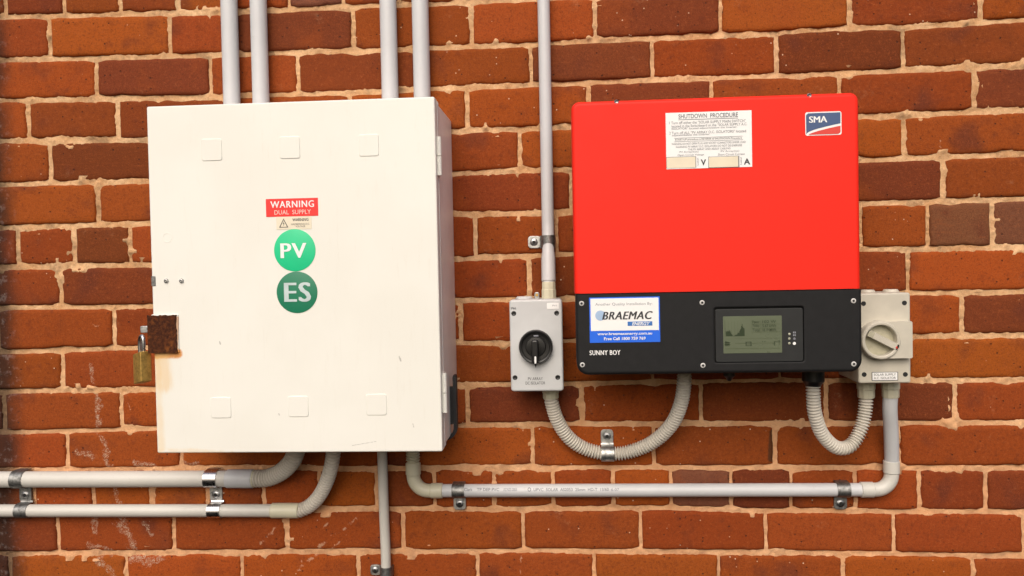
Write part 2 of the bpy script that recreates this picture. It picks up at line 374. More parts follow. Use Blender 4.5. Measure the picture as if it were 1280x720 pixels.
MAT['ink'] = plain('black_ink', (0.035, 0.035, 0.04), 0.6)
MAT['inkgrey'] = plain('grey_ink', (0.16, 0.165, 0.19), 0.6)
MAT['inkfade'] = plain('faded_grey_ink', (0.24, 0.25, 0.28), 0.6)
MAT['stred'] = plain('red_sticker', (0.80, 0.025, 0.022), 0.4, var=0.02)
MAT['pale_pink'] = plain('pale_lettering', (0.85, 0.62, 0.56), 0.5)
MAT['green'] = plain('bright_green_sticker', (0.012, 0.56, 0.25), 0.4, var=0.02)
MAT['dgreen'] = plain('dark_green_sticker', (0.010, 0.185, 0.095), 0.4, var=0.02)
MAT['silver_ink'] = plain('silver_lettering', (0.50, 0.60, 0.60), 0.4)
MAT['blue'] = plain('blue_print', (0.012, 0.13, 0.74), 0.4, var=0.02)
MAT['navy'] = plain('navy_print', (0.045, 0.085, 0.20), 0.4, var=0.02)
MAT['mblue'] = plain('mid_blue_print', (0.04, 0.16, 0.46), 0.4, var=0.02)
MAT['skyblue'] = plain('pale_blue_print', (0.36, 0.50, 0.70), 0.4, var=0.05)
MAT['logored'] = plain('logo_red_print', (0.66, 0.045, 0.03), 0.4, var=0.02)
MAT['lcd'] = plain('lcd_green', (0.110, 0.130, 0.082), 0.3, var=0.05, scale=14)
MAT['lcdink'] = plain('lcd_dark_segments', (0.030, 0.045, 0.022), 0.3)
MAT['lcdfade'] = plain('lcd_faint_segments', (0.075, 0.095, 0.045), 0.3)
MAT['led'] = plain('led_lens', (0.36, 0.36, 0.27), 0.3)
MAT['hole'] = plain('dark_recess', (0.010, 0.010, 0.010), 0.7)

# ------------------------------------------------------------------ brick wall
beds = {1: [(0, 21), (275, 15), (335, 14), (470, 6), (537, 5), (640, 0)],
 2: [(0, 75), (275, 68), (335, 65.5), (470, 62), (537, 60), (640, 56), (690, 53), (815, 47), (960, 41.5), (1060, 35), (1130, 34), (1280, 24)],
 3: [(0, 125), (275, 121), (335, 119), (470, 115), (537, 111), (640, 107), (815, 100), (960, 95), (1130, 87.5), (1280, 81)],
 4: [(0, 176), (180, 175), (565, 164), (640, 161.5), (712, 159), (1075, 146), (1280, 137.5)],
 5: [(0, 231), (182, 226), (567, 217), (640, 213), (715, 212), (1075, 200), (1280, 192.5)],
 6: [(0, 284), (185, 279.5), (567, 268), (640, 267), (715, 266), (1075, 254.5), (1280, 249)],
 7: [(0, 334), (185, 331), (567, 324), (640, 320.5), (715, 318), (1075, 312.5), (1280, 309)],
 8: [(0, 385), (190, 383), (570, 376), (640, 375), (1140, 366), (1280, 364.5)],
 9: [(0, 440), (172, 435), (570, 429), (640, 429), (708, 426), (1142, 421), (1280, 419.5)],
 10: [(0, 490), (195, 487), (570, 482), (640, 481), (705, 480), (840, 477.5), (960, 476), (1140, 476), (1280, 475)],
 11: [(0, 541), (195, 536.5), (570, 532.5), (640, 531), (960, 529.5), (1280, 529)],
 12: [(0, 588), (245, 585.5), (430, 586), (500, 586), (640, 585), (960, 585), (1280, 585)],
 13: [(0, 640), (320, 637.5), (400, 637), (640, 637), (815, 635), (960, 638.5), (1280, 641)],
 14: [(0, 692), (320, 690.5), (640, 689.3), (960, 691), (1280, 696)]}
beds[0] = [(0, -31), (640, -53), (1280, -89)]; beds[-1] = [(0, -83), (640, -106), (1280, -145)]
beds[1] += [(960, -15), (1280, -33)]
beds[15] = [(0, 744), (640, 742), (1280, 751)]; beds[16] = [(0, 796), (640, 795), (1280, 806)]
def bed(k, x):
    p = beds[k]
    if x <= p[0][0]: a, b = p[0], p[1]
    elif x >= p[-1][0]: a, b = p[-2], p[-1]
    else:
        i = max(j for j in range(len(p)-1) if p[j][0] <= x); a, b = p[i], p[i+1]
    return a[1]+(b[1]-a[1])*(x-a[0])/(b[0]-a[0])
perps = {-1: [40, 186, 330, 476, 624, 776, 930, 1088, 1250], 0: [5, 79, 149, 221, 290, 360, 428, 498, 570, 642, 716, 792, 868, 946, 1024, 1104, 1184, 1266],
 1: [61, 212, 292, 441, 589, 744, 900, 1062, 1227], 2: [-23, 120, 262, 372, 520, 664, 815, 971, 1130, 1292],
 3: [34, 146, 290, 437, 584, 736, 890, 1050, 1218], 4: [62, 208, 355, 502, 649, 804, 967, 1130, 1292],
 5: [-22, 121, 265, 412, 560, 714, 868, 1024, 1180], 6: [21, 92.5, 162.5, 235, 307, 378, 450, 522, 594, 696, 770, 846, 922, 999, 1077, 1160, 1241],
 7: [75.5, 222, 370, 513, 661, 816, 975, 1135, 1298], 8: [-4, 142, 288, 434, 576, 728, 882, 1042, 1203],
 9: [78, 225, 370, 517, 664, 816, 975, 1136, 1300], 10: [5, 151, 296, 443, 584.5, 727, 877, 1033, 1195],
 11: [-62, 83, 226, 372, 516, 666, 817, 969, 1124, 1286], 12: [-30, 42, 115, 189, 259, 329.5, 399, 470, 543, 617.5, 691, 767, 839, 914.5, 989, 1069.5, 1150, 1233, 1315],
 13: [72, 216, 358, 504, 654, 801, 957.5, 1118, 1281], 14: [12, 157, 302, 447.5, 597, 743, 899, 1054, 1217], 15: [85, 230, 376, 522, 672, 822, 980, 1140]}
XL, XR = -165, 1415
DARK = {(1, 292), (2, 120), (1, 744), (2, 971), (2, 664), (3, 1218), (3, 736), (6, 92.5), (10, 1033), (10, 584.5), (8, 1203), (12, 914.5), (5, 1024), (4, 62), (7, 75.5)}
GREY = {(6, 1160), (12, 839), (6, 1241), (0, 360)}
ORNG = {(1, 61), (1, 589), (1, 900), (5, -22), (9, 1136), (7, 1135), (11, 516), (14, 302), (14, 1054), (8, 1042), (12, 115), (12, 399), (11, 666), (3, 584)}
def rgb_jit(c, a):
    k = 1+random.uniform(-a, a); return (c[0]*k, c[1]*k*(1+random.uniform(-.10, .10)), c[2]*k*(1+random.uniform(-.15, .15)), 1)
wall = thing('brick_wall', (0, 0, Q(640, 796)[1]), 'old orange-red brick wall with thick pale peach mortar behind all the equipment', 'wall')
rects = []
def outline(tl, tr, bl, br, nlong, nshort):
    pts = []
    for (a, b, n) in ((bl, br, nlong), (br, tr, nshort), (tr, tl, nlong), (tl, bl, nshort)):
        for i in range(n):
            t = i/n; pts.append([a[0]+(b[0]-a[0])*t, a[1]+(b[1]-a[1])*t])
    return pts
for k in range(-1, 16):
    ps = perps[k]
    ps = ([XL] if ps[0] > XL+60 else [])+list(ps)+[XR]
    if ps[1]-XL > 200: ps.insert(1, ps[1]-145)
    for xl, xr in zip(ps, ps[1:]):
        th = 2.65+random.uniform(-.5, .7); tv = 2.15+random.uniform(-.5, .9)
        ymid = lambda x: (bed(k, x)+bed(k+1, x))/2
        X0 = Q(xl+tv, ymid(xl))[0]; X1 = Q(xr-tv, ymid(xr))[0]
        zt = lambda px: Q(px, bed(k, px)+th)[1]
        zb = lambda px: Q(px, bed(k+1, px)-th)[1]
        n1 = max(6, int((xr-xl)/9)); n2 = 6; j = lambda a: random.uniform(-a, a)
        sl0, sl1 = j(.002), j(.002)
        raw = []
        rc = random.uniform(.002, .006)
        for i in range(n1+1):
            t = i/n1; px = xl+tv+(xr-xl-2*tv)*t; x = X0+(X1-X0)*t; e = min(t, 1-t)*(X1-X0)
            dip = max(0, rc-e)**2/rc*0.8
            raw.append((x+(sl0*(1-t)+sl1*t)*0.0, zb(px)+j(.0009)+dip))
        for i in range(1, n2):
            t = i/n2; raw.append((X1+sl1*(t-.5)+j(.0010), zb(xr-tv)+(zt(xr-tv)-zb(xr-tv))*t))
        for i in range(n1+1):
            t = 1-i/n1; px = xl+tv+(xr-xl-2*tv)*t; x = X0+(X1-X0)*t; e = min(t, 1-t)*(X1-X0)
            dip = max(0, rc-e)**2/rc*0.8
            raw.append((x, zt(px)+j(.0009)-dip))
        for i in range(1, n2):
            t = 1-i/n2; raw.append((X0+sl0*(t-.5)+j(.0010), zb(xl+tv)+(zt(xl+tv)-zb(xl+tv))*t))
        for _ in range(random.choice((0, 1, 1, 2))):           # chipped arris
            i0 = random.choice([random.randrange(1, n1), random.randrange(n1+n2+1, 2*n1+n2)]); cd = random.uniform(.0015, .0045); sg = 1 if i0 < n1+1 else -1
            for q_, f_ in ((-1, random.uniform(.2, .7)), (0, 1), (1, random.uniform(.2, .7))):
                if 0 < i0+q_ < len(raw): raw[i0+q_] = (raw[i0+q_][0], raw[i0+q_][1]+sg*cd*f_)
        cx, cz = (X0+X1)/2, (zb((xl+xr)/2)+zt((xl+xr)/2))/2
        hw, hh = (X1-X0)/2, (zt((xl+xr)/2)-zb((xl+xr)/2))/2
        off = random.uniform(-.0012, .0014); tx, tz = j(.004), j(.012)
        def rg(ins, y):
            out = []
            for x, z in raw:
                fx = (x-cx)*(1-ins/hw)+cx; fz = (z-cz)*(1-ins/hh)+cz
                out.append((fx, y+off+(fx-cx)*tx+(fz-cz)*tz, fz))
            return out
        mb = MB().rings([rg(0, .045), rg(0, .0042), rg(.0012, .0020), rg(.0032, .0004), rg(.0065, -.0004), rg(.012, -.0006)])
        b = obj('brick', mb, MAT['brick'], wall, smooth=50)
        key = (k, xl)
        if key in DARK: col = rgb_jit((0.168, 0.039, 0.0110), .14)
        elif key in GREY: col = rgb_jit((0.175, 0.066, 0.033), .10)
        elif key in ORNG: col = rgb_jit((0.320, 0.070, 0.0095), .08)
        else:
            u = random.random(); col = rgb_jit((0.262, 0.053, 0.0090) if u < .6 else (0.205, 0.042, 0.0095) if u < .85 else (0.305, 0.066, 0.0095), .12)
        b.color = col
        rects.append((X0, X1, cz-hh, cz+hh))
# mortar: a relief sheet that shows in the joints and creeps unevenly over the brick edges
def vnoise(x, y, s):
    xi = np.floor(x).astype(np.int64); yi = np.floor(y).astype(np.int64); fx = x-xi; fy = y-yi
    fx = fx*fx*(3-2*fx); fy = fy*fy*(3-2*fy)
    def h(a, b):
        n = (a*374761393+b*668265263+s*1442695041) & 0x7fffffff; n = ((n ^ (n >> 13))*1274126177) & 0x7fffffff
        return ((n ^ (n >> 16)) & 0xffff)/65535.0
    return (h(xi, yi)*(1-fx)+h(xi+1, yi)*fx)*(1-fy)+(h(xi, yi+1)*(1-fx)+h(xi+1, yi+1)*fx)*fy
gx0, gx1 = min(r[0] for r in rects)-.01, max(r[1] for r in rects)+.01
gz0, gz1 = min(r[2] for r in rects)-.008, max(r[3] for r in rects)+.008
RES = 0.0026; nx = int((gx1-gx0)/RES); nz = int((gz1-gz0)/RES)
gx = np.linspace(gx0, gx1, nx+1); gz = np.linspace(gz0, gz1, nz+1); GX, GZ = np.meshgrid(gx, gz)
deep = np.zeros(GX.shape, bool)
for a, b, c, e in rects:
    i0, i1 = np.searchsorted(gx, [a+.009, b-.009]); k0, k1 = np.searchsorted(gz, [c+.009, e-.009]); deep[k0:k1, i0:i1] = True
lo = vnoise(GX/.045+900, GZ/.045+900, 1); md = vnoise(GX/.012+900, GZ/.012+900, 2); hi = vnoise(GX/.0045+900, GZ/.0045+900, 3)
GY = .0037-(lo-.5)*.0040-(md-.5)*.0030-(hi-.5)*.0026
GY -= np.clip(md*lo-.58, 0, 1)*.014
keep = ~(deep[:-1, :-1] & deep[1:, :-1] & deep[:-1, 1:] & deep[1:, 1:])
idx = np.arange((nx+1)*(nz+1)).reshape(nz+1, nx+1)
fc = np.stack([idx[:-1, :-1], idx[:-1, 1:], idx[1:, 1:], idx[1:, :-1]], -1)[keep]
used = np.unique(fc); remap = np.zeros(idx.size, np.int64); remap[used] = np.arange(len(used)); fc = remap[fc]
co = np.stack([GX.ravel(), GY.ravel(), GZ.ravel()], -1)[used]
me = bpy.data.meshes.new('mortar'); me.vertices.add(len(co)); me.vertices.foreach_set('co', (co-np.array(WL[wall])).ravel())
me.loops.add(len(fc)*4); me.loops.foreach_set('vertex_index', fc.ravel())
me.polygons.add(len(fc)); me.polygons.foreach_set('loop_start', np.arange(len(fc))*4); me.polygons.foreach_set('loop_total', np.full(len(fc), 4))
me.update(calc_edges=True); me.validate(); me.shade_smooth()
link('mortar', me, MAT['mortar'], wall, WL[wall])
obj('backing_bricks', MB().box(gx0, gx1, gz0, gz1, -.22, -.046), MAT['mortar'], wall, smooth=None)

# ------------------------------------------------------------------ small builders
def screw(parent, px, py, d, r, mat, name='screw', hole=None, dome=.0012):
    x, z = Q(px, py, d)
    s = obj(name, MB().lathe(x, z, [(r, d-.002), (r, d+dome*.4), (r*.8, d+dome), (r*.45, d+dome*1.1), (r*.4, d+dome*.5)], 16), mat, parent)
    if hole: obj('screw_recess', MB().lathe(x, z, [(r*.55, d+dome*.55), (r*.5, d+dome*1.12+.0002)], 12), hole, s)
    return s
def plate(name, parent, mat, box, d, t=.0006, r=.0004, world=None):
    x0, x1, z0, z1 = world if world else BOX(*box, d)
    return obj(name, MB().rplate(x0, x1, z0, z1, r, d-.0004, d+t, .0002, 4, 1), mat, parent)
def saddle(label, axis, c, r, dc, wdt, side, tab, mat, group=None, tmat=None, both=None):
    """half saddle: strap over a conduit (axis 'x' or 'z') at c=(x,z), screw tab on one side (side=+1/-1 across the axis)"""
    cx, cz = c
    def W(along, u, d): return (cx+along, -d, cz+u) if axis == 'x' else (cx+u, -d, cz+along)
    t = thing('saddle_clamp', (cx, 0, cz), label, 'pipe clamp', group)
    th = .0016; ro = r+th+.0002; ri = r+.0002
    prof = [(-side*ro, .0)]+[(-side*ro*math.cos(a), dc+ro*math.sin(a)) for a in [math.pi*k/16 for k in range(17)]]+[(side*ro, .006), (side*(ro+.003), .0045)]
    inn = [(-side*ri, .0)]+[(-side*ri*math.cos(a), dc+ri*math.sin(a)) for a in [math.pi*k/16 for k in range(17)]]+[(side*ri, .005), (side*(ro+.003), .0028)]
    h = wdt/2; rs = []
    for (u, d), (u2, d2) in zip(prof, inn):
        rs.append([W(-h, u, d), W(h, u, d), W(h, u2, d2), W(-h, u2, d2)])
    obj('strap', MB().rings(rs), mat, t, smooth=40)
    u0, u1 = sorted((side*(ro+.001), side*(ro+tab))); a = W(-h, u0, 0); b = W(h, u1, 0)
    tb = obj('tab', MB().rplate(min(a[0], b[0]), max(a[0], b[0]), min(a[2], b[2]), max(a[2], b[2]), h*.55, .0, .0046, .0006), tmat or mat, t)
    sx = W(0, side*(ro+tab*.55), 0); rr = h*.62
    s = obj('screw', MB().lathe(sx[0], sx[2], [(rr, .003), (rr, .0054), (rr*.8, .0066), (rr*.45, .007), (rr*.4, .0062)], 16), MAT['screw'], t)
    obj('screw_recess', MB().lathe(sx[0], sx[2], [(rr*.45, .0055), (rr*.4, .0073)], 8), MAT['hole'], s)
    if both:                                           # second strap of a double clamp
        (c2, r2, dc2) = both
        cx, cz = c2; ro = r2+th+.0002; ri = r2+.0002
        def prof2(R, b): return [(side*R, .0)]+[(side*R*math.cos(q), dc2+R*math.sin(q)) for q in [math.pi*k/16 for k in range(17)]]+[(-side*R, .006), (-side*(ro+.003), b)]
        rs = [[W(-h, u, d), W(h, u, d), W(h, u2, d2), W(-h, u2, d2)] for (u, d), (u2, d2) in zip(prof2(ro, .0045), prof2(ri, .0028))]
        obj('strap', MB().rings(rs), mat, t, smooth=40)
    return t
RIB = .0056
def flex(name, parent, pts, r, mat=None, RIB=RIB):
    f = lambda L: r*(1.04-.34*(0.5-0.5*math.cos(2*math.pi*L/RIB))**1.4)
    return obj(name, MB().sweep(pts, f, RIB/8, 28), mat or MAT['flex'], parent, smooth=70)
def pipe(name, parent, p0, p1, r, mat, bell=None):
    return obj(name, MB().tube(p0, p1, [(0, r), (1, r)], 28), mat, parent)
def collar(name, parent, p0, p1, r, mat, n=28, b=.0012):
    L = (Vector(p1)-Vector(p0)).length; e = b/L
    return obj(name, MB().tube(p0, p1, [(0, r-b), (e, r), (1-e, r), (1, r-b)], n), mat, parent)
def gland(parent, p0, p1, r, mat, name='gland'):
    """octagonal nut with a smooth rim"""
    return obj(name, MB().tube(p0, p1, [(0, r*.97), (.05, r), (.55, r), (.6, r*.93), (.94, r*.93), (1, r*.88)], 10), mat, parent, smooth=25)

# ------------------------------------------------------------------ electrical cabinet
DF = .212
cx0 = Q(189.8, 350, DF)[0]; cx1 = Q(548.2, 345, DF)[0]; cz1 = Q(362, 127, DF)[1]; cz0 = Q(376, 565.5, DF)[1]
cab = thing('electrical_cabinet', ((cx0+cx1)/2, 0, cz0), 'large cream metal electrical cabinet with green PV and ES stickers', 'cabinet')
obj('cabinet_body', MB().rplate(cx0+.004, cx1-.0015, cz0+.004, cz1-.004, .003, .001, .170, .002), MAT['body'], cab)
obj('body_rim', MB().rplate(cx0+.0015, cx1+.0005, cz0+.0015, cz1-.0015, .003, .172, .184, .001), MAT['body'], cab)
obj('gasket', MB().rplate(cx0+.007, cx1-.006, cz0+.007, cz1-.007, .003, .16, .191, .001), MAT['rubber'], cab)
obj('door', MB().rplate(cx0, cx1, cz0, cz1, .003, .189, DF, .0022), MAT['door'], cab)
for x0, y0, x1, y1 in ((252, 173.5, 277.5, 201), (349.5, 170.5, 375, 198.3), (448.5, 168, 473.5, 195.3), (263.5, 496.5, 289, 522.5), (360, 495, 385.5, 521), (457.5, 492.5, 483.5, 519)):
    a = BOX(x0, y0, x1, y1, DF); obj('raised_pad', MB().rplate(*a, .004, DF-.001, DF+.0010, .0009), MAT['door'], cab)
a = Q(209, 297, DF); obj('plug_rim', MB().rings([[(a[0]+r*math.cos(2*math.pi*i/24), -d, a[1]+r*math.sin(2*math.pi*i/24)) for i in range(24)] for r, d in ((.0095, DF-.001), (.0090, DF+.0003), (.0075, DF+.0003), (.007, DF-.001))], False, False), MAT['door'], cab)
for px in (208, 227): screw(cab, px, 351, DF, .0042, MAT['screw'], 'rivet', dome=.003)
a = BOX(189.5, 345, 194.5, 357.5, DF); obj('latch_slot', MB().rplate(*a, .0008, DF-.008, DF+.0012, .0006), MAT['galv_dark'], cab)
for ya, yb in ((171.5, 219.5), (466, 515)):
    za = Q(550, ya, .19)[1]; zb = Q(550, yb, .19)[1]; zm = (za+zb)/2; x = cx1+.0028
    h = obj('hinge', MB().tube((x, -.195, zm+.0006), (x, -.195, za), [(0, .0048), (1, .0048)], 14), MAT['door'], cab)
    obj('hinge_knuckle', MB().tube((x, -.195, zb), (x, -.195, zm-.0006), [(0, .0048), (1, .0048)], 14), MAT['door'], h)
    obj('hinge_leaf', MB().box(cx1-.001, cx1+.0016, zb, za, .174, .190), MAT['door'], h)
# black rubber strip at the back lower right corner
zt_ = Q(565, 470, .10)[1]; ro_, ri_ = .024, .0175; ax, az = cx1+.0115-ro_, cz0-.003+ro_
path = [(cx1+.0100, zt_+.002), (cx1+.0115, zt_-.002)]+[(ax+ro_*math.cos(t), az+ro_*math.sin(t)) for t in [-math.pi/2*k/8 for k in range(9)]]+[(cx1-.05, cz0-.003)]
inner = [(cx1+.0062, zt_+.002), (cx1+.0048, zt_-.002)]+[(ax+ri_*math.cos(t), az+ri_*math.sin(t)) for t in [-math.pi/2*k/8 for k in range(9)]]+[(cx1-.05, cz0+.0035)]
mb = MB().rings([[(o_[0], -.088, o_[1]), (o_[0], -.106, o_[1]), (i_[0], -.106, i_[1]), (i_[0], -.088, i_[1])] for o_, i_ in zip(path, inner)])
mb.box(cx1-.003, cx1+.006, zt_-.09, zt_-.02, .092, .102)
obj('rubber_edge_strip', mb, MAT['rubber'], cab)
# rusty hasp with a bare painted rim
a = BOX(185.3, 393.5, 221.5, 441, DF+.003)
obj('hasp_backing', MB().rplate(a[0]+.006, a[1]+.0018, a[2]-.0008, a[3]+.0008, .002, DF-.001, DF+.0022, .0006), MAT['door'], cab)
op = []
for (ua, va, ub, vb, nn_, am) in ((a[0], a[2], a[1], a[2], 14, .0006), (a[1], a[2], a[1], a[3], 22, .0022), (a[1], a[3], a[0], a[3], 16, .0018), (a[0], a[3], a[0], a[2], 8, .0003)):
    for i in range(nn_):
        t_ = i/nn_; op.append((ua+(ub-ua)*t_+(-random.random()*am if ua == ub == a[1] else 0), va+(vb-va)*t_+(-random.random()*am if va == vb else 0)))
hp = obj('hasp', MB().poly(op, DF+.0020, DF+.0058), MAT['rust'], cab); hp['label'] = 'rusty square hasp plate'
a = BOX(175.5, 407.5, 187, 416, .205)
st = obj('hasp_staple', MB().rplate(*a, .002, .199, .206, .001), MAT['galv'], cab)
# stickers
s = plate('warning_sticker', cab, MAT['stred'], (332.5, 248, 397.7, 270.5), DF)
s['label'] = 'red dual supply warning sticker'
text('WARNING', s, MAT['white'], (338, 251, 392.5, 259.3), DF+.0009, spacing=1.15, heavy=.025)
text('DUAL  SUPPLY', s, MAT['pale_pink'], (343, 262.3, 388.5, 267.8), DF+.0009)
s = plate('hazard_sticker', cab, MAT['ivory'], (345.5, 270.9, 389.5, 286.6), DF)
s['label'] = 'small ivory hazard sticker with lightning triangle'
x0, x1, z0, z1 = BOX(349, 273.2, 360.5, 284.4, DF); cxm = (x0+x1)/2; t = .0011
mb = MB(); dd = DF+.0009
o3 = [(x0, z0), (x1, z0), (cxm, z1)]; i3 = [(x0+2*t, z0+t), (x1-2*t, z0+t), (cxm, z1-2.2*t)]
mb.add([(x, -dd, z) for x, z in o3+i3], [(0, 1, 4, 3), (1, 2, 5, 4), (2, 0, 3, 5)])
mb.add([(cxm+a*.001, -dd, z0+b*.001) for a, b in ((.6, 11), (-1.5, 6), (0, 6.3), (-.6, 2.2), (1.6, 7.2), (.2, 7))], [(0, 1, 2, 5), (2, 3, 4, 5)])
obj('triangle_symbol', mb, MAT['ink'], s, smooth=None)
text('WARNING', s, MAT['ink'], (365.5, 272.6, 385.5, 276.3), dd, bold=.015)
text('HAZARDOUS D.C.', s, MAT['ink'], (364, 278.9, 387, 281.2), dd); text('VOLTAGE', s, MAT['ink'], (369.5, 281.8, 381.5, 283.9), dd)
def disc(name, px, py, rpx, mat):
    x, z = Q(px, py, DF); r = rpx*PX(px, py, DF)
    return obj(name, MB().lathe(x, z, [(r, DF-.0004), (r, DF+.0006), (r*.99, DF+.0007)], 56), mat, cab)
s = disc('solar_sticker', 368.6, 312.8, 25.9, MAT['green']); s['label'] = 'round bright green PV sticker'
text('PV', s, MAT['white'], (350.5, 304, 383.2, 322.5), DF+.0011, spacing=1.12, heavy=.03)
s = disc('storage_sticker', 371.4, 365.4, 25.5, MAT['dgreen']); s['label'] = 'round dark green ES sticker'
text('ES', s, MAT['silver_ink'], (355, 353, 388.8, 377.3), DF+.0011, spacing=1.12, heavy=.035)

# padlock hanging from the hasp
pc = P(178, 459.5, .205)
lock = thing('padlock', P(178, 479, .205), 'tarnished brass padlock with bright steel shackle hanging from the rusty hasp', 'padlock')
ang = rad(38); ca, sa = math.cos(ang), math.sin(ang); hh = .0270; hw_, ht_ = .0155, .0100
def LP(u, v, z): return Vector((pc.x+u*ca-v*sa, pc.y-(u*sa+v*ca), pc.z+z+u*.22))
rs = []
for z, i in ((-hh, .0016), (-hh+.0016, 0), (hh-.0016, 0), (hh, .0016)):
    rs.append([LP(x, -d, z) for x, d, _ in [(p[0], -p[1], 0) for p in ring(-hw_, hw_, -ht_, ht_, .002, i, 0, 3) for p in [(p[0], p[2])]]])
obj('lock_body', MB().rings(rs), MAT['brass'], lock)
sh = [LP(-.0075, 0, hh-.004), LP(-.0075, 0, hh+.018), LP(-.0055, 0, hh+.0265), LP(0, 0, hh+.0295), LP(.0055, 0, hh+.0265), LP(.0075, 0, hh+.018), LP(.0075, 0, hh-.004)]
obj('shackle', MB().sweep(sh, lambda L: .0033, .002, 12), MAT['chrome'], lock)

# ------------------------------------------------------------------ inverter
DI = .198
ix0 = Q(716.8, 290, DI)[0]; ix1 = Q(1075.6, 290, DI)[0]; iz1 = Q(895, 121, DI)[1]; izm = Q(897, 364.5, DI)[1]; iz0 = Q(897, 467, DI)[1]
inv = thing('solar_inverter', ((ix0+ix1)/2, 0, iz0), 'big red and black wall-mounted solar inverter with a small green display', 'inverter')
obj('mounting_bracket', MB().rplate(ix0+.08, ix1-.08, iz0+.10, iz1-.08, .004, .0, .05, .002), MAT['galv'], inv)
obj('rear_casing', MB().rplate(ix0+.012, ix1-.012, iz0+.012, iz1-.012, .012, .045, .10, .004), MAT['black'], inv)
def shell(x0, x1, z0, z1, rb, rt, d0, d1, bev, n=6, inset_b=True, inset_t=True):
    """box with separate bottom and top corner radii and a rolled front edge"""
    def rg(i, d):
        out = []; b0 = z0+(i if inset_b else 0); t0 = z1-(i if inset_t else 0)
        for cx_, cz_, a0, r in ((x1-i, b0, -90, rb), (x1-i, t0, 0, rt), (x0+i, t0, 90, rt), (x0+i, b0, 180, rb)):
            rr = max(r-i, .0004); sx = -1 if a0 in (-90, 0) else 1; sz = 1 if a0 in (-90, 180) else -1
            for k in range(n+1):
                a = rad(a0+90*k/n); out.append((cx_+sx*rr+rr*math.cos(a), -d, cz_+sz*rr+rr*math.sin(a)))
        return out
    rs = [rg(0, d0)]
    for k in range(6):
        a = math.pi/2*k/5; rs.append(rg(bev*(1-math.cos(a)), d1-bev+bev*math.sin(a)))
    return rs+[rg(bev+.0008, d1)]
obj('red_cover', MB().rings(shell(ix0, ix1, izm+.0008, iz1, .001, .014, .09, DI, .007, inset_b=False)), MAT['red'], inv)
for px, py in ((770.5, 126.5), (1011, 118.5)):
    x, z = Q(px, py+1.5, DI-.004); obj('cover_screw', MB().lathe(x, z, [(.0040, DI-.03), (.0040, DI-.0008), (.003, DI), (.0018, DI-.0008)], 12), MAT['screw'], inv)
# black lower cover with a recess for the display
bx0, bx1 = ix0+.0015, ix1+.0012
rs = shell(bx0, bx1, iz0, izm-.0006, .020, .001, .09, DI+.001, .006, inset_t=False)
ra = BOX(891.5, 382.5, 1006, 454, DI); REC = .0055
mbk = MB(); n6 = len(rs[0])
def rrec(i, d): return [p for p in ring(*ra, .006, i, d, 6)]
mbk.rings(rs+[rrec(-.0012, DI+.001), rrec(0, DI+.001), rrec(.0012, DI+.0004), rrec(.0015, DI-REC), ], True, True)
obj('lower_cover', mbk, MAT['black'], inv)
pb = (ra[0]+.0040, ra[1]-.0022, ra[2]+.0020, ra[3]-.0045)
pn = obj('display_panel', MB().rplate(*pb, .004, DI-REC-.001, DI-.0008, .0010), MAT['panel'], inv)
dl = DI-.0004; L = BOX(904, 395, 977.5, 441.5, dl)
lcd = obj('display_screen', MB().rplate(*L, .0012, DI-.002, dl, .0003, 3, 1), MAT['lcd'], inv); lcd['label'] = 'green monochrome display showing a power graph'
def lx(u): return L[0]+(L[1]-L[0])*u
def lz(v): return L[3]-(L[3]-L[2])*v
ld = dl+.0003
mb = MB()
prof = [0.44, .36, .42, .46, .38, .50, .42, .30, .18, .12, .0, .0, .0, .08, .10, .14, .12, .22, .30, .26, .40, .52, .60, .82, .98, .75, .66, .62]
prof = [h*.95 for h in prof]
for i, h in enumerate(prof):
    a, b = .045+.32*i/len(prof), .045+.32*(i+1)/len(prof)
    h = max(h, .02)
    mb.add([(lx(a), -ld, lz(.535)), (lx(b), -ld, lz(.535)), (lx(b), -ld, lz(.535-.35*h)), (lx(a), -ld, lz(.535-.35*h))], [(0, 1, 2, 3)])
obj('graph', mb, MAT['lcdink'], lcd, smooth=None)['kind'] = 'stuff'
mb = MB()
def lrect(m_, a, b, c, e): m_.add([(lx(a), -ld, lz(e)), (lx(b), -ld, lz(e)), (lx(b), -ld, lz(c)), (lx(a), -ld, lz(c))], [(0, 1, 2, 3)])
for a in [(.03, .97, .865, .875), (.20, .38, .725, .735), (.50, .86, .725, .735), (.03, .97, .60, .605), (.03, .035, .1, .56), (.49, .495, .12, .5), (.64, .645, .12, .5), (.5, .97, .22, .228), (.5, .97, .33, .338), (.5, .97, .43, .438)]: lrect(mb, *a)
for k in range(6): lrect(mb, .03+.055*k, .033+.055*k, .14, .55)
obj('faint_lines', mb, MAT['lcdfade'], lcd, smooth=None)['kind'] = 'stuff'
mb = MB()
for k in range(4): lrect(mb, .03+.02*k, .042+.02*k, .66+.01*k, .80)
lrect(mb, .02, .12, .70, .715); lrect(mb, .02, .12, .75, .765)
for a in [(.38, .48, .69, .705), (.38, .48, .79, .80), (.38, .395, .69, .80), (.465, .48, .69, .80), (.40, .46, .742, .752), (.86, .875, .69, .80), (.86, .91, .69, .70), (.95, .955, .67, .80), (.925, .965, .67, .68), (.91, .98, .70, .71), (.66, .675, .68, .70), (.70, .715, .68, .70)]: lrect(mb, *a)
obj('flow_symbols', mb, MAT['lcdink'], lcd, smooth=None)['kind'] = 'stuff'
for k, (s1, s2) in enumerate((('Power', '102 W'), ('Today', '5.67 kWh'), ('Total', '18.19 MWh'))):
    y = .12+.11*k
    for tx, ua, ub in ((s1, .50, .62), (s2, .67, .90)):
        text(tx, lcd, MAT['lcdink'], None, ld+.0001, bold=.01, world=(lx(ua), lx(ub), lz(y+.075), lz(y)), name='readout')
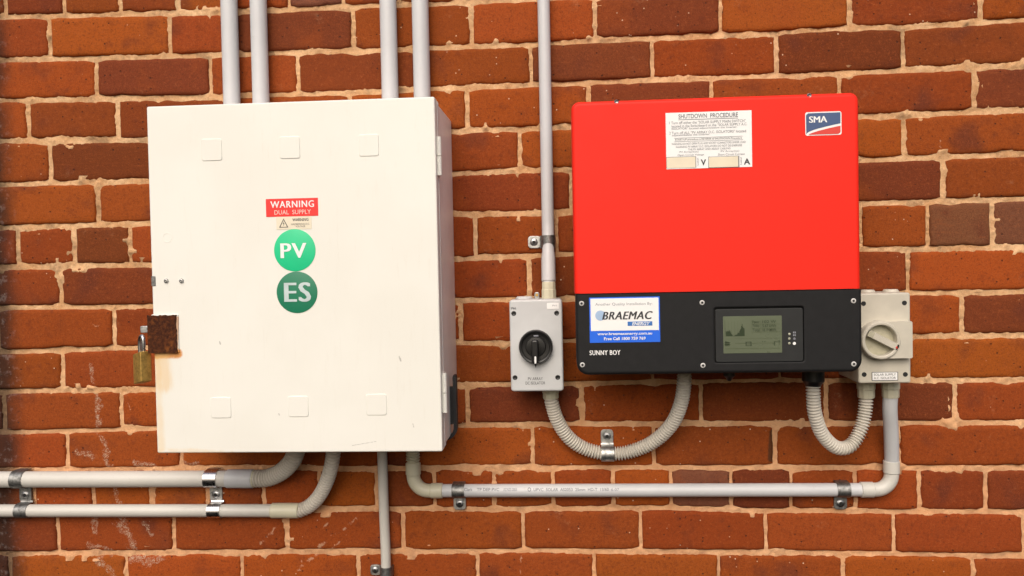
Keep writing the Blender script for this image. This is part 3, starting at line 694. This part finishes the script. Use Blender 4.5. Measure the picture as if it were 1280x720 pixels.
for k, py in enumerate((417.6, 423.3, 429.2)):
    x, z = Q(986.8, py, DI); obj('indicator', MB().lathe(x, z, [(.0021, DI-.002), (.0021, DI-.0003), (.0012, DI+.0002)], 12), MAT['led'], inv)
mb = MB(); dd = DI-.0004
for py in (415.6, 419.0):
    x, z = Q(993, py, dd)
    for u in (-.0022, .0004):
        mb.add([(x+u, -dd, z-.0015), (x+u+.0018, -dd, z-.0015), (x+u+.0018, -dd, z+.0015), (x+u, -dd, z+.0015)], [(0, 1, 2, 3)])
obj('status_symbol', mb, MAT['inkfade'], inv, smooth=None)
x, z = Q(993, 423.3, dd); obj('status_symbol', MB().lathe(x, z, [(.0022, dd-.001), (.0022, dd+.0001)], 8), MAT['inkgrey'], inv)
x, z = Q(993, 429.3, dd); obj('status_symbol', MB().lathe(x, z, [(.0026, dd-.001), (.0026, dd+.0001)], 14), MAT['white'], inv)
for px, py in ((727, 379.3), (728, 456), (877.6, 378.3), (878.7, 456.8), (1066.8, 376), (1067.2, 455)):
    screw(inv, px, py, DI+.001, .0043, MAT['screwlight'], 'cover_screw', hole=MAT['hole'])
obj('cable_gland', MB().tube(P(1016.5, 463, .10), P(1016.3, 482.5, .10), [(0, .0195), (.66, .0195), (.80, .0165), (1, .0135)], 20), MAT['blackgloss'], inv)
x, z = Q(911.5, 462, .14); obj('drain_plug', MB().tube((x, -.14, z), (x, -.14, z-.020), [(0, .010), (.55, .010), (.75, .006), (1, .003)], 18), MAT['blackgloss'], inv)
text('SUNNY BOY', inv, MAT['white'], (737, 437.8, 775.5, 443.8), DI+.0014, spacing=1.1, heavy=.025)
# installer's sticker
s = plate('installer_sticker', inv, MAT['blue'], (736.8, 371.2, 825, 428), DI+.001, .0005)
s['label'] = 'white and blue installer sticker'
d1 = DI+.0016
plate('white_field', s, MAT['white'], (738.3, 372.7, 823.4, 413.2), d1, .0003)
d2 = DI+.0021
text('Another Quality Installation By:', s, MAT['inkfade'], (744, 378.2, 815.5, 382.6), d2)
x, z = Q(750.5, 394.5, d2); obj('globe_mark', MB().lathe(x, z, [(.0088, d2-.0004), (.0088, d2)], 28), MAT['skyblue'], s)
text('BRAEMAC', s, MAT['ink'], (752.5, 389.3, 816, 399.2), d2+.0002, shear=.28, spacing=1.10, heavy=.035)
plate('energy_bar', s, MAT['mblue'], (784.5, 401.8, 815.5, 407.2), d2-.0002, .0003)
text('ENERGY', s, MAT['white'], (790, 402.5, 812.5, 406.6), d2+.0003, bold=.02, shear=.25)
text('www.braemacenergy.com.au', s, MAT['white'], (746.8, 415.2, 815.2, 419.6), d2, bold=.02)
text('Free Call 1800 759 769', s, MAT['white'], (755, 421.2, 807, 425), d2, bold=.02)
# maker's logo
s = obj('maker_logo', MB().rplate(*BOX(1006.5, 139.7, 1051.8, 169.2, DI), .0035, DI-.0004, DI+.0006, .0002, 4, 1), MAT['white'], inv)
s['label'] = 'blue white and red maker logo'
a = BOX(1007.7, 141, 1050.6, 168, DI+.0008); W_, H_ = a[1]-a[0], a[3]-a[2]
def lg(u, v): return (a[0]+W_*u, -(DI+.0009), a[2]+H_*v)
cur = [(t, .05+.44*t**.62) for t in [k/14 for k in range(15)]]
top = [(.0, .90), (.02, .96), (.06, 1.0), (1.0, 1.0)]
obj('blue_field', MB().add([lg(*p) for p in cur+[(1, 1), (.06, 1), (.0, .92)]], [tuple(range(18))]), MAT['navy'], s, smooth=None)
obj('red_field', MB().add([lg(*p) for p in [(.10, .0), (.94, .0), (1.0, .08)]+[(t, max(.0, .05+.44*t**.62-.11)) for t in [1-k/14*.93 for k in range(15)]]], [tuple(range(18))]), MAT['logored'], s, smooth=None)
text('SMA', s, MAT['white'], (1011.2, 145.2, 1034, 153.2), DI+.0012, heavy=.03)
# shutdown procedure label, a little crooked
s = plate('shutdown_label', inv, MAT['white'], (832.4, 139.6, 939.8, 210.2), DI)
s['label'] = 'white shutdown procedure label with two cream fields'
dd = DI+.0010
def T(sx, x0, y0, x1, y1, mat='inkgrey', bold=0.0, rot=0): return text(sx, s, MAT[mat], (x0, y0, x1, y1), dd, bold=bold, rot=rot)
T('SHUTDOWN  PROCEDURE', 848, 141.6, 922.5, 147.2, 'inkgrey', .012)
plate('underline', s, MAT['inkgrey'], (848, 148.3, 922.5, 149.0), dd-.0003, .0003)
T('1 Turn off either the "SOLAR SUPPLY MAIN SWITCH"', 836.5, 150.4, 932, 154)
T('located in the Switchboard or the "SOLAR SUPPLY A.C.', 839.5, 154.6, 934, 157.9)
T('ISOLATOR" located adjacent/below the Inverter.', 839.5, 158.5, 921.5, 161.7)
T('2 Turn off ALL "PV ARRAY D.C. ISOLATORS" located', 836.5, 163.2, 932.5, 166.6)
T('adjacent/below the Inverter.', 840, 167.2, 887.5, 170.2)
plate('box_line', s, MAT['inkfade'], (842.5, 171.2, 928.5, 171.7), dd-.0003, .0003); plate('box_line', s, MAT['inkfade'], (843, 175.6, 929, 176.1), dd-.0003, .0003)
T('START-UP procedure is REVERSE of SHUTDOWN Procedure', 844, 172.3, 927.5, 175.1, 'ink')
T('WARNING DO NOT OPEN PLUG AND SOCKET CONNECTORS UNDER LOAD', 839.5, 177.4, 932, 180.0)
T('WARNING PV ARRAY D.C. ISOLATORS DO NOT DE-ENERGISE', 844.5, 181.3, 927.5, 183.9)
T('THE PV ARRAY AND ARRAY CABLING', 860, 184.9, 913, 187.3)
T('PV Array(Voc)', 849.5, 188.6, 873, 191.4); T('Open Circuit Voltage', 847, 192.4, 880, 195.2)
T('PV Array(Isc)', 901, 187.6, 924, 190.4); T('Short Circuit Current', 897.5, 191.3, 931, 194.1)
plate('field_line', s, MAT['inkgrey'], (833, 195.8, 870.2, 210.1), dd-.0004, .0002); plate('voltage_field', s, MAT['cream'], (833.4, 196.4, 869.4, 209.9), dd-.0002, .0003)
plate('field_line', s, MAT['inkgrey'], (885.4, 195.3, 924.2, 209.6), dd-.0004, .0002); plate('current_field', s, MAT['cream'], (886.1, 195.9, 922.8, 209.0), dd-.0002, .0003)
T('V', 876, 199.2, 882.6, 206.6, 'ink', .03); T('A', 929.8, 198.0, 937.8, 205.6, 'ink', .03)
T('Label', 871.3, 197.5, 873.2, 206.5, 'inkgrey', 0, math.pi/2); T('Label', 925.2, 196.5, 927.2, 205.5, 'inkgrey', 0, math.pi/2)

# ------------------------------------------------------------------ grey DC isolator
DP = .100
a = BOX(637.6, 374.3, 703.6, 489.3, DP)
iso = thing('dc_isolator', ((a[0]+a[1])/2, 0, a[2]), 'grey rotary isolator switch box with round black knob', 'isolator switch')
obj('switch_box', MB().rplate(a[0]+.002, a[1]-.002, a[2]+.002, a[3]-.001, .005, .0, .066, .001), MAT['isogrey'], iso)
obj('lid', MB().rplate(*a, .006, .0672, DP, .0035), MAT['isogrey'], iso)
for px, py in ((642.2, 391.8), (695.8, 391.3), (643.8, 472), (697.2, 471.7)):
    x, z = Q(px, py, DP); s = obj('screw_cap', MB().lathe(x, z, [(.0046, DP-.002), (.0046, DP+.0003), (.0038, DP+.0006), (.0030, DP+.0002)], 16), MAT['blackgloss'], iso)
kx, kz = Q(669.4, 434.3, DP+.02); kr = 21.3*PX(669, 434, DP+.012)
kn = obj('knob', MB().lathe(kx, kz, [(kr, DP-.002), (kr, DP+.008), (kr*.985, DP+.0125), (kr*.93, DP+.0145), (kr*.84, DP+.0138), (kr*.80, DP+.010), (kr*.60, DP+.0095), (kr*.56, DP+.013), (kr*.30, DP+.014)], 44), MAT['blackgloss'], iso)
hx0, hx1 = kx-.0075, kx+.0055
obj('handle', MB().rplate(hx0, hx1, kz-kr*.97, kz+kr*.45, .005, DP+.008, DP+.027, .003), MAT['blackgloss'], kn)
b = BOX(668.0, 445.5, 670.4, 454.5, DP+.027); obj('white_mark', MB().rplate(*b, .0012, DP+.026, DP+.0275, .0003, 3, 1), MAT['white'], kn)
b = BOX(667, 419, 673, 420.6, DP+.014); obj('position_mark', MB().rplate(*b, .0004, DP+.013, DP+.0152, .0002, 3, 1), MAT['inkfade'], kn)
x, z = Q(669.5, 457, DP); obj('position_pointer', MB().poly([(x-.0022, z+.003), (x+.0022, z+.003), (x, z-.004)], DP-.001, DP+.0006), MAT['ink'], iso, smooth=None)
sw = plate('white_tag', iso, MAT['white'], (683.6, 378.6, 698.4, 386.2), DP); text('PV1', sw, MAT['inkfade'], (690.5, 381, 696, 383), DP+.0009)
text('PV ARRAY', iso, MAT['ink'], (660, 471.6, 678.5, 475.2), DP+.0004); text('DC ISOLATOR', iso, MAT['ink'], (657, 476.9, 681.5, 480.6), DP+.0004)
text('IP66', iso, MAT['ink'], (638.6, 383.8, 645, 386.8), DP+.0004)
x, z = Q(655.5, 371.5, .05); zt_ = a[3]-.001
obj('plug_cap', MB().tube((x, -.055, zt_-.003), (x, -.055, zt_+.0055), [(0, .0165), (.6, .0165), (1, .0135)], 24), MAT['isogrey'], iso)
x, z = Q(671, 366, .05)
lug = obj('fixing_lug', MB().rplate(x-.005, x+.005, zt_-.002, zt_+.013, .004, .045, .050, .001), MAT['screw'], iso)
obj('lug_screw', MB().lathe(x, zt_+.0075, [(.0026, .049), (.0026, .0512)], 10), MAT['brass'], lug)
gx_, gzb = Q(688.5, 496, .045)[0], a[2]
gland(iso, (gx_, -.045, gzb+.003), (gx_, -.045, gzb-.0215), .0168, MAT['gland'])
cpx = Q(686, 362, .045)[0]
gland(iso, (cpx, -.045, zt_-.002), (cpx, -.045, Q(686, 352, .045)[1]), .0142, MAT['gland'], 'top_gland')

# ------------------------------------------------------------------ beige AC isolator
DA = .112
a = BOX(1072.6, 366.2, 1138.4, 479.2, DA)
aci = thing('ac_isolator', ((a[0]+a[1])/2, 0, a[2]), 'beige rotary isolator switch box with recessed diagonal handle beside the inverter', 'isolator switch')
obj('switch_box', MB().rplate(a[0]+.001, a[1]-.001, a[2]+.001, a[3]-.001, .004, .0, .07, .001), MAT['isobeige'], aci)
obj('lid', MB().rplate(*a, .004, .0712, DA, .003), MAT['isobeige'], aci)
for px, py in ((1079.4, 379.5), (1130.5, 378.7), (1080.2, 468.2), (1131.6, 468)):
    x, z = Q(px, py, DA); obj('screw_recess', MB().lathe(x, z, [(.0043, DA-.002), (.0043, DA+.0004), (.0030, DA+.0002)], 14), MAT['hole'], aci)
DK = DA+.018
kx, kz = Q(1101.8, 425.8, DK); pxm = PX(1101, 425, DK); R1 = 25.0*pxm
b = BOX(1101, 402, 1141.6, 448.2, DK); n = 40
rt_ = R1*.95; aa = math.asin(min(.99, (b[3]-kz)/rt_)); ab = math.asin(max(-.99, (b[2]-kz)/rt_))
tp = [(kx+rt_*math.cos(aa+(ab-aa)*k/14), kz+rt_*math.sin(aa+(ab-aa)*k/14)) for k in range(15)]+[(b[1]-.002, b[2]), (b[1], b[2]+.002), (b[1], b[3]-.002), (b[1]-.002, b[3])]
obj('shroud_tab', MB().poly(tp, DA-.001, DK-.0028), MAT['isobeige'], aci)
sh_ = obj('shroud_ring', MB().lathe(kx, kz, [(R1*1.02, DA-.001), (R1, DK-.004), (R1*.97, DK-.001), (R1*.93, DK), (R1*.84, DK), (R1*.80, DK-.001), (R1*.78, DA+.003), (R1*.2, DA+.003)], 56), MAT['isobeige'], aci)
obj('dial_floor', MB().lathe(kx, kz, [(R1*.775, DA+.001), (R1*.775, DA+.0036), (R1*.7, DA+.004)], 40), MAT['isobeige_dark'], sh_)
p0 = Vector(Q(1086.2, 416.5, DK)); p1 = Vector(Q(1123.8, 435.2, DK)); ax = (p1-p0).normalized(); nn = Vector((-ax.y, ax.x)); hw_ = .0062
rs = []
for off, d in ((0, DA+.003), (0, DK-.002), (.0012, DK)):
    rs.append([((p0+ax*off+nn*(hw_-off)).x, -d, (p0+ax*off+nn*(hw_-off)).y), ((p0+ax*off-nn*(hw_-off)).x, -d, (p0+ax*off-nn*(hw_-off)).y),
               ((p1-ax*off-nn*(hw_-off)).x, -d, (p1-ax*off-nn*(hw_-off)).y), ((p1-ax*off+nn*(hw_-off)).x, -d, (p1-ax*off+nn*(hw_-off)).y)])
hd = obj('handle', MB().rings(rs), MAT['isobeige'], aci)
q = Vector(Q(1121.6, 434, DK)); obj('red_pointer', MB().poly([(q.x-.0034, q.y-.0008), (q.x+.0008, q.y-.0026), (q.x-.0006, q.y+.0022)], DK-.0005, DK+.0004), MAT['logored'], hd, smooth=None)
q0 = p0+ax*.0055; obj('end_grip', MB().poly([tuple(q0+ax*u+nn*v) for u, v in ((-.0062, .0050), (-.0062, -.0050), (.004, -.0050), (.004, .0050))], DK-.001, DK+.0005), MAT['isobeige_dark'], hd, smooth=None)
sw = plate('name_tag', aci, MAT['ink'], (1089.6, 464.9, 1122.6, 475.8), DA); plate('tag_face', sw, MAT['white'], (1090.4, 465.6, 1121.8, 475.1), DA+.0006, .0003)
text('SOLAR SUPPLY', sw, MAT['ink'], (1092.3, 466.8, 1119.8, 469.6), DA+.0013); text('A.C. ISOLATOR', sw, MAT['ink'], (1092.3, 471, 1119.8, 473.8), DA+.0013)
text('ON', aci, MAT['isobeige_dark'], (1129, 406, 1135, 409), DK-.0032); text('OFF', aci, MAT['isobeige_dark'], (1128, 441, 1135, 444), DK-.0032)
for px in (1083.5, 1113):
    x, z = Q(px, 364, .055); obj('plug_cap', MB().tube((x, -.056, a[3]-.004), (x, -.056, a[3]+.0045), [(0, .0150), (.5, .0150), (1, .0120)], 24), MAT['isobeige'], aci)
AG = .055
g1 = Q(1082.6, 487, AG); g2 = Q(1113.2, 487, AG); zb_ = a[2]
for g in (g1, g2): gland(aci, (g[0], -AG, zb_+.003), (g[0], -AG, Q(1098, 497, AG)[1]), .0162, MAT['gland'])

# ------------------------------------------------------------------ conduits
def PW(x, d, z): return Vector((x, -d, z))
R32, R25, R20 = .0163, .0128, .0098
zin = cz1-.03
for (px0, lab) in ((288, 'grey vertical conduit, first of the pair entering the cabinet top beside the hasp end'),
                   (324.5, 'grey vertical conduit, second of the pair entering the cabinet top beside the hasp end'),
                   (486.3, 'grey scuffed vertical conduit entering the cabinet top, first of the pair by the hinges'),
                   (526.4, 'grey vertical conduit entering the cabinet top, last one beside the hinges')):
    x = Q(px0, 60, .02)[0]; t = thing('conduit', (x, 0, zin), lab, 'conduit', 'conduits entering the cabinet top')
    pipe('pipe', t, (x, -.0205, zin), (x, -.0205, Q(px0, -95)[1]), R32, MAT['pipe'])
    collar('entry_collar', t, (x, -.0205, zin-.002), (x, -.0205, cz1+.004), R32+.0022, MAT['pipe_warm'])
# conduit down to the DC isolator
x = cpx; dm = .0175
t = thing('conduit', (x, 0, Q(686, 352, .045)[1]), 'thin grey vertical conduit running down into the grey isolator with black knob', 'conduit')
ztop = Q(680, -95)[1]
pts = [PW(x, dm, ztop), PW(x, dm, Q(683, 120)[1]), PW(x, dm, Q(684, 260, .02)[1]), PW(x, .024, Q(684, 300, .02)[1]), PW(x, .038, Q(685, 330, .03)[1]), PW(x, .045, Q(686, 345, .045)[1]), PW(x, .045, Q(686, 356, .045)[1])]
obj('pipe', MB().sweep(pts, lambda L: .0118, .01, 24), MAT['pipe'], t)
obj('socket', MB().tube(PW(x, .034, Q(685, 315, .03)[1]), PW(x, .045, Q(686, 351.5, .045)[1]), [(0, .0120), (.22, .0135), (1, .0135)], 26), MAT['pipe'], t)
saddle('galvanised saddle clamp on the thin vertical conduit above the grey isolator', 'z', (x, Q(684, 302, .02)[1]), .0122, .0235, .024, -1, .026, MAT['galv_dark'], tmat=MAT['galv'])
# left pair of horizontal conduits with flexible tails into the cabinet
d32 = .0195; d25 = .0165
zu = Q(160, 598.8, d32)[1]; zl = Q(160, 638.3, d25)[1]
t = thing('conduit_run', (Q(160, 599)[0], 0, zu), 'thick horizontal grey conduit with flexible tail, the upper of two below the cabinet', 'conduit')
xa = Q(-110, 600)[0]; xb = Q(317, 599, d32)[0]; xc = Q(284, 599, d32)[0]
pipe('pipe', t, PW(xa, d32, zu), PW(xb-.01, d32, zu), R32, MAT['pipe_warm'])
collar('coupling', t, PW(xc, d32, zu), PW(xb, d32, zu), R32+.0022, MAT['pipe'])
collar('coupling_rim', t, PW(xb-.001, d32, zu), PW(xb+.003, d32, zu), R32+.0012, MAT['gland'])
flex('flexible_conduit', t, [PW(xb, d32, zu), P(335, 597.2, .024), P(352, 589.5, .034), P(365, 576, .05), P(371, 560, .062), P(373, 545, .066)], .0170, MAT['flex'], .0068)
t = thing('conduit_run', (Q(160, 638)[0], 0, zl), 'thinner horizontal grey conduit with flexible tail, the lower of two below the cabinet', 'conduit')
xb = Q(374, 637.5, d25)[0]; xc = Q(339.5, 637.5, d25)[0]
pipe('pipe', t, PW(xa, d25, zl), PW(xb-.01, d25, zl), R25, MAT['pipe_warm'])
collar('coupling', t, PW(xc, d25, zl), PW(xb, d25, zl), R25+.0022, MAT['gland'])
flex('flexible_conduit', t, [PW(xb, d25, zl), P(386, 633, .019), P(399, 620, .028), P(409, 600, .042), P(415, 578, .058), P(417.5, 555, .066), P(418, 540, .068)], .0138, None, .0064)
for px, mt, tm, lab in ((20.5, 'galv_dark', 'galv_dark', 'dull dark double saddle clamp holding both horizontal conduits at the dark left edge'),
                        (262.5, 'chrome', 'galv', 'shiny double saddle clamp holding both horizontal conduits next to the coupling')):
    xx = Q(px, 600, .03)[0]; gap = (zu-R32)-(zl+R25)
    saddle(lab, 'x', (xx, zu), R32, d32, .026, -1, gap-.003, MAT[mt], tmat=MAT[tm], both=((xx+.003, zl), R25, d25))
# small pipe running down from the cabinet
t = thing('conduit', P(482, 735, .013), 'thin grey vertical conduit leaving the cabinet bottom and running down', 'conduit')
obj('pipe', MB().sweep([P(476.5, 540, .030), P(478, 575, .026), P(480, 640, .016), P(482.3, 700, .0125), P(483.5, 800, .0125)], lambda L: R20, .02, 24), MAT['pipe_warm'], t)
saddle('galvanised saddle clamp on the thin conduit running down from the cabinet', 'z', Q(482.9, 714.5, .0125), R20+.0008, .0125, .021, -1, .022, MAT['galv_dark'], tmat=MAT['galv'])
# long run from the cabinet to the AC isolator
zh = Q(800, 612.8, d25)[1]; xe0 = Q(516.5, 585, d25)[0]; xe1 = Q(1114.3, 590, d25)[0]
t = thing('conduit_run', (Q(800, 613)[0], 0, zh), 'long grey printed conduit with elbows joining cabinet bottom to beige isolator', 'conduit')
RB = .042
def elbow(name, xs, sgn, mat):
    c = Vector((xs+sgn*RB, 0, zh+RB)); pts = []
    pts.append(PW(xs, d25, zh+RB+.020)); pts.append(PW(xs, d25, zh+RB+.008))
    for k in range(7):
        a_ = rad(90*k/6); pts.append(PW(c.x-sgn*RB*math.cos(a_), d25, c.z-RB*math.sin(a_)))
    pts.append(PW(c.x+sgn*.008, d25, zh)); pts.append(PW(c.x+sgn*.024, d25, zh))
    e = obj(name, MB().sweep(pts, lambda L: R25+.0006, .004, 26), mat, t)
    collar('elbow_socket', e, PW(xs, d25, zh+RB+.026), PW(xs, d25, zh+RB+.002), R25+.0021, mat)
    collar('elbow_socket', e, PW(c.x+sgn*.004, d25, zh), PW(c.x+sgn*.028, d25, zh), R25+.0021, mat)
RB = .030
elbow('elbow', xe0, 1, MAT['gland']); elbow('elbow', xe1, -1, MAT['pipe_warm'])
hp_ = pipe('pipe', t, PW(xe0+RB+.015, d25, zh), PW(xe1-RB-.015, d25, zh), R25, MAT['pipe'])
flex('flexible_conduit', t, [PW(xe0, d25, zh+RB+.020), PW(xe0, d25, zh+RB+.045), PW(xe0, .022, cz0+.0), PW(xe0, .028, cz0+.03)], .0135, MAT['gland'])
vp = obj('pipe', MB().sweep([PW(xe1, d25, zh+RB+.012), PW(xe1, d25+.002, zh+RB+.03), PW((xe1+g2[0])/2, .036, zh+RB+.085), PW(g2[0], AG-.004, Q(1113, 512, AG)[1]), PW(g2[0], AG, Q(1113, 493, AG)[1])], lambda L: R25+.0003, .006, 26), MAT['pipe'], t)
def psurf(x_, z_): return d25+math.sqrt(max(1e-8, (R25+.0003)**2-(z_-zh)**2))
for sx, x0, x1, mt in (('Clark', 580, 590.5, 'inkgrey'), ('TP DEP PVC', 596, 624, 'inkgrey'), ('AS/NZS 2053', 629, 646, 'inkfade'), ('O', 659.5, 663.8, 'inkgrey'), ('UPVC  SOLAR  AS2053  25mm  HD-T  13/60', 667, 761, 'inkgrey'), ('6 07', 764, 774, 'inkfade')):
    yc = 611.6; h_ = 2.3 if len(sx) > 1 else 2.8
    text(sx, hp_, MAT[mt], (x0, yc-h_+1, x1, yc+h_), d25+R25, surf=psurf, bold=.012)
for px, lab in ((572, 'galvanised saddle clamp on the long printed conduit near the elbow under the cabinet'), (1056, 'galvanised saddle clamp on the long printed conduit near the elbow under the beige isolator')):
    saddle(lab, 'x', (Q(px, 612, .03)[0], zh), R25, d25, .0245, -1, .027, MAT['galv_dark'], tmat=MAT['galv'] if px < 600 else MAT['galv_dark'])
# flexible loops
t = thing('flexible_conduit', (Q(760, 567)[0], 0, Q(760, 567, .016)[1]), 'ribbed grey flexible conduit looping from grey isolator to the inverter underside', 'conduit')
flex('ribbed_tube', t, [PW(gx_, .045, gzb-.016), PW(gx_+.001, .043, gzb-.028), P(696.5, 525, .034), P(711, 547, .025), P(732, 561, .018), P(759.5, 566.8, .016), P(787, 564.5, .018), P(816, 552.5, .030), P(839, 531, .048), P(851, 505, .064), P(855, 480, .074), P(855.5, 455, .080)], .0133)
saddle('grey saddle clamp with its tab up holding the ribbed loop to the wall', 'x', Q(759.5, 566.8, .016), .0136, .0165, .0245, 1, .029, MAT['galv'])
t = thing('flexible_conduit', P(1048, 562, .05), 'short ribbed grey flexible conduit loop from black gland to beige isolator', 'conduit')
flex('ribbed_tube', t, [P(1016.3, 476, .10), P(1016.6, 492, .10), P(1018.5, 516, .094), P(1027.5, 542, .083), P(1045, 559, .072), P(1063, 557, .063), P(1076, 536, .057), P(1081.5, 512, AG), PW(g1[0], AG, Q(1083, 490, AG)[1])], .0125)
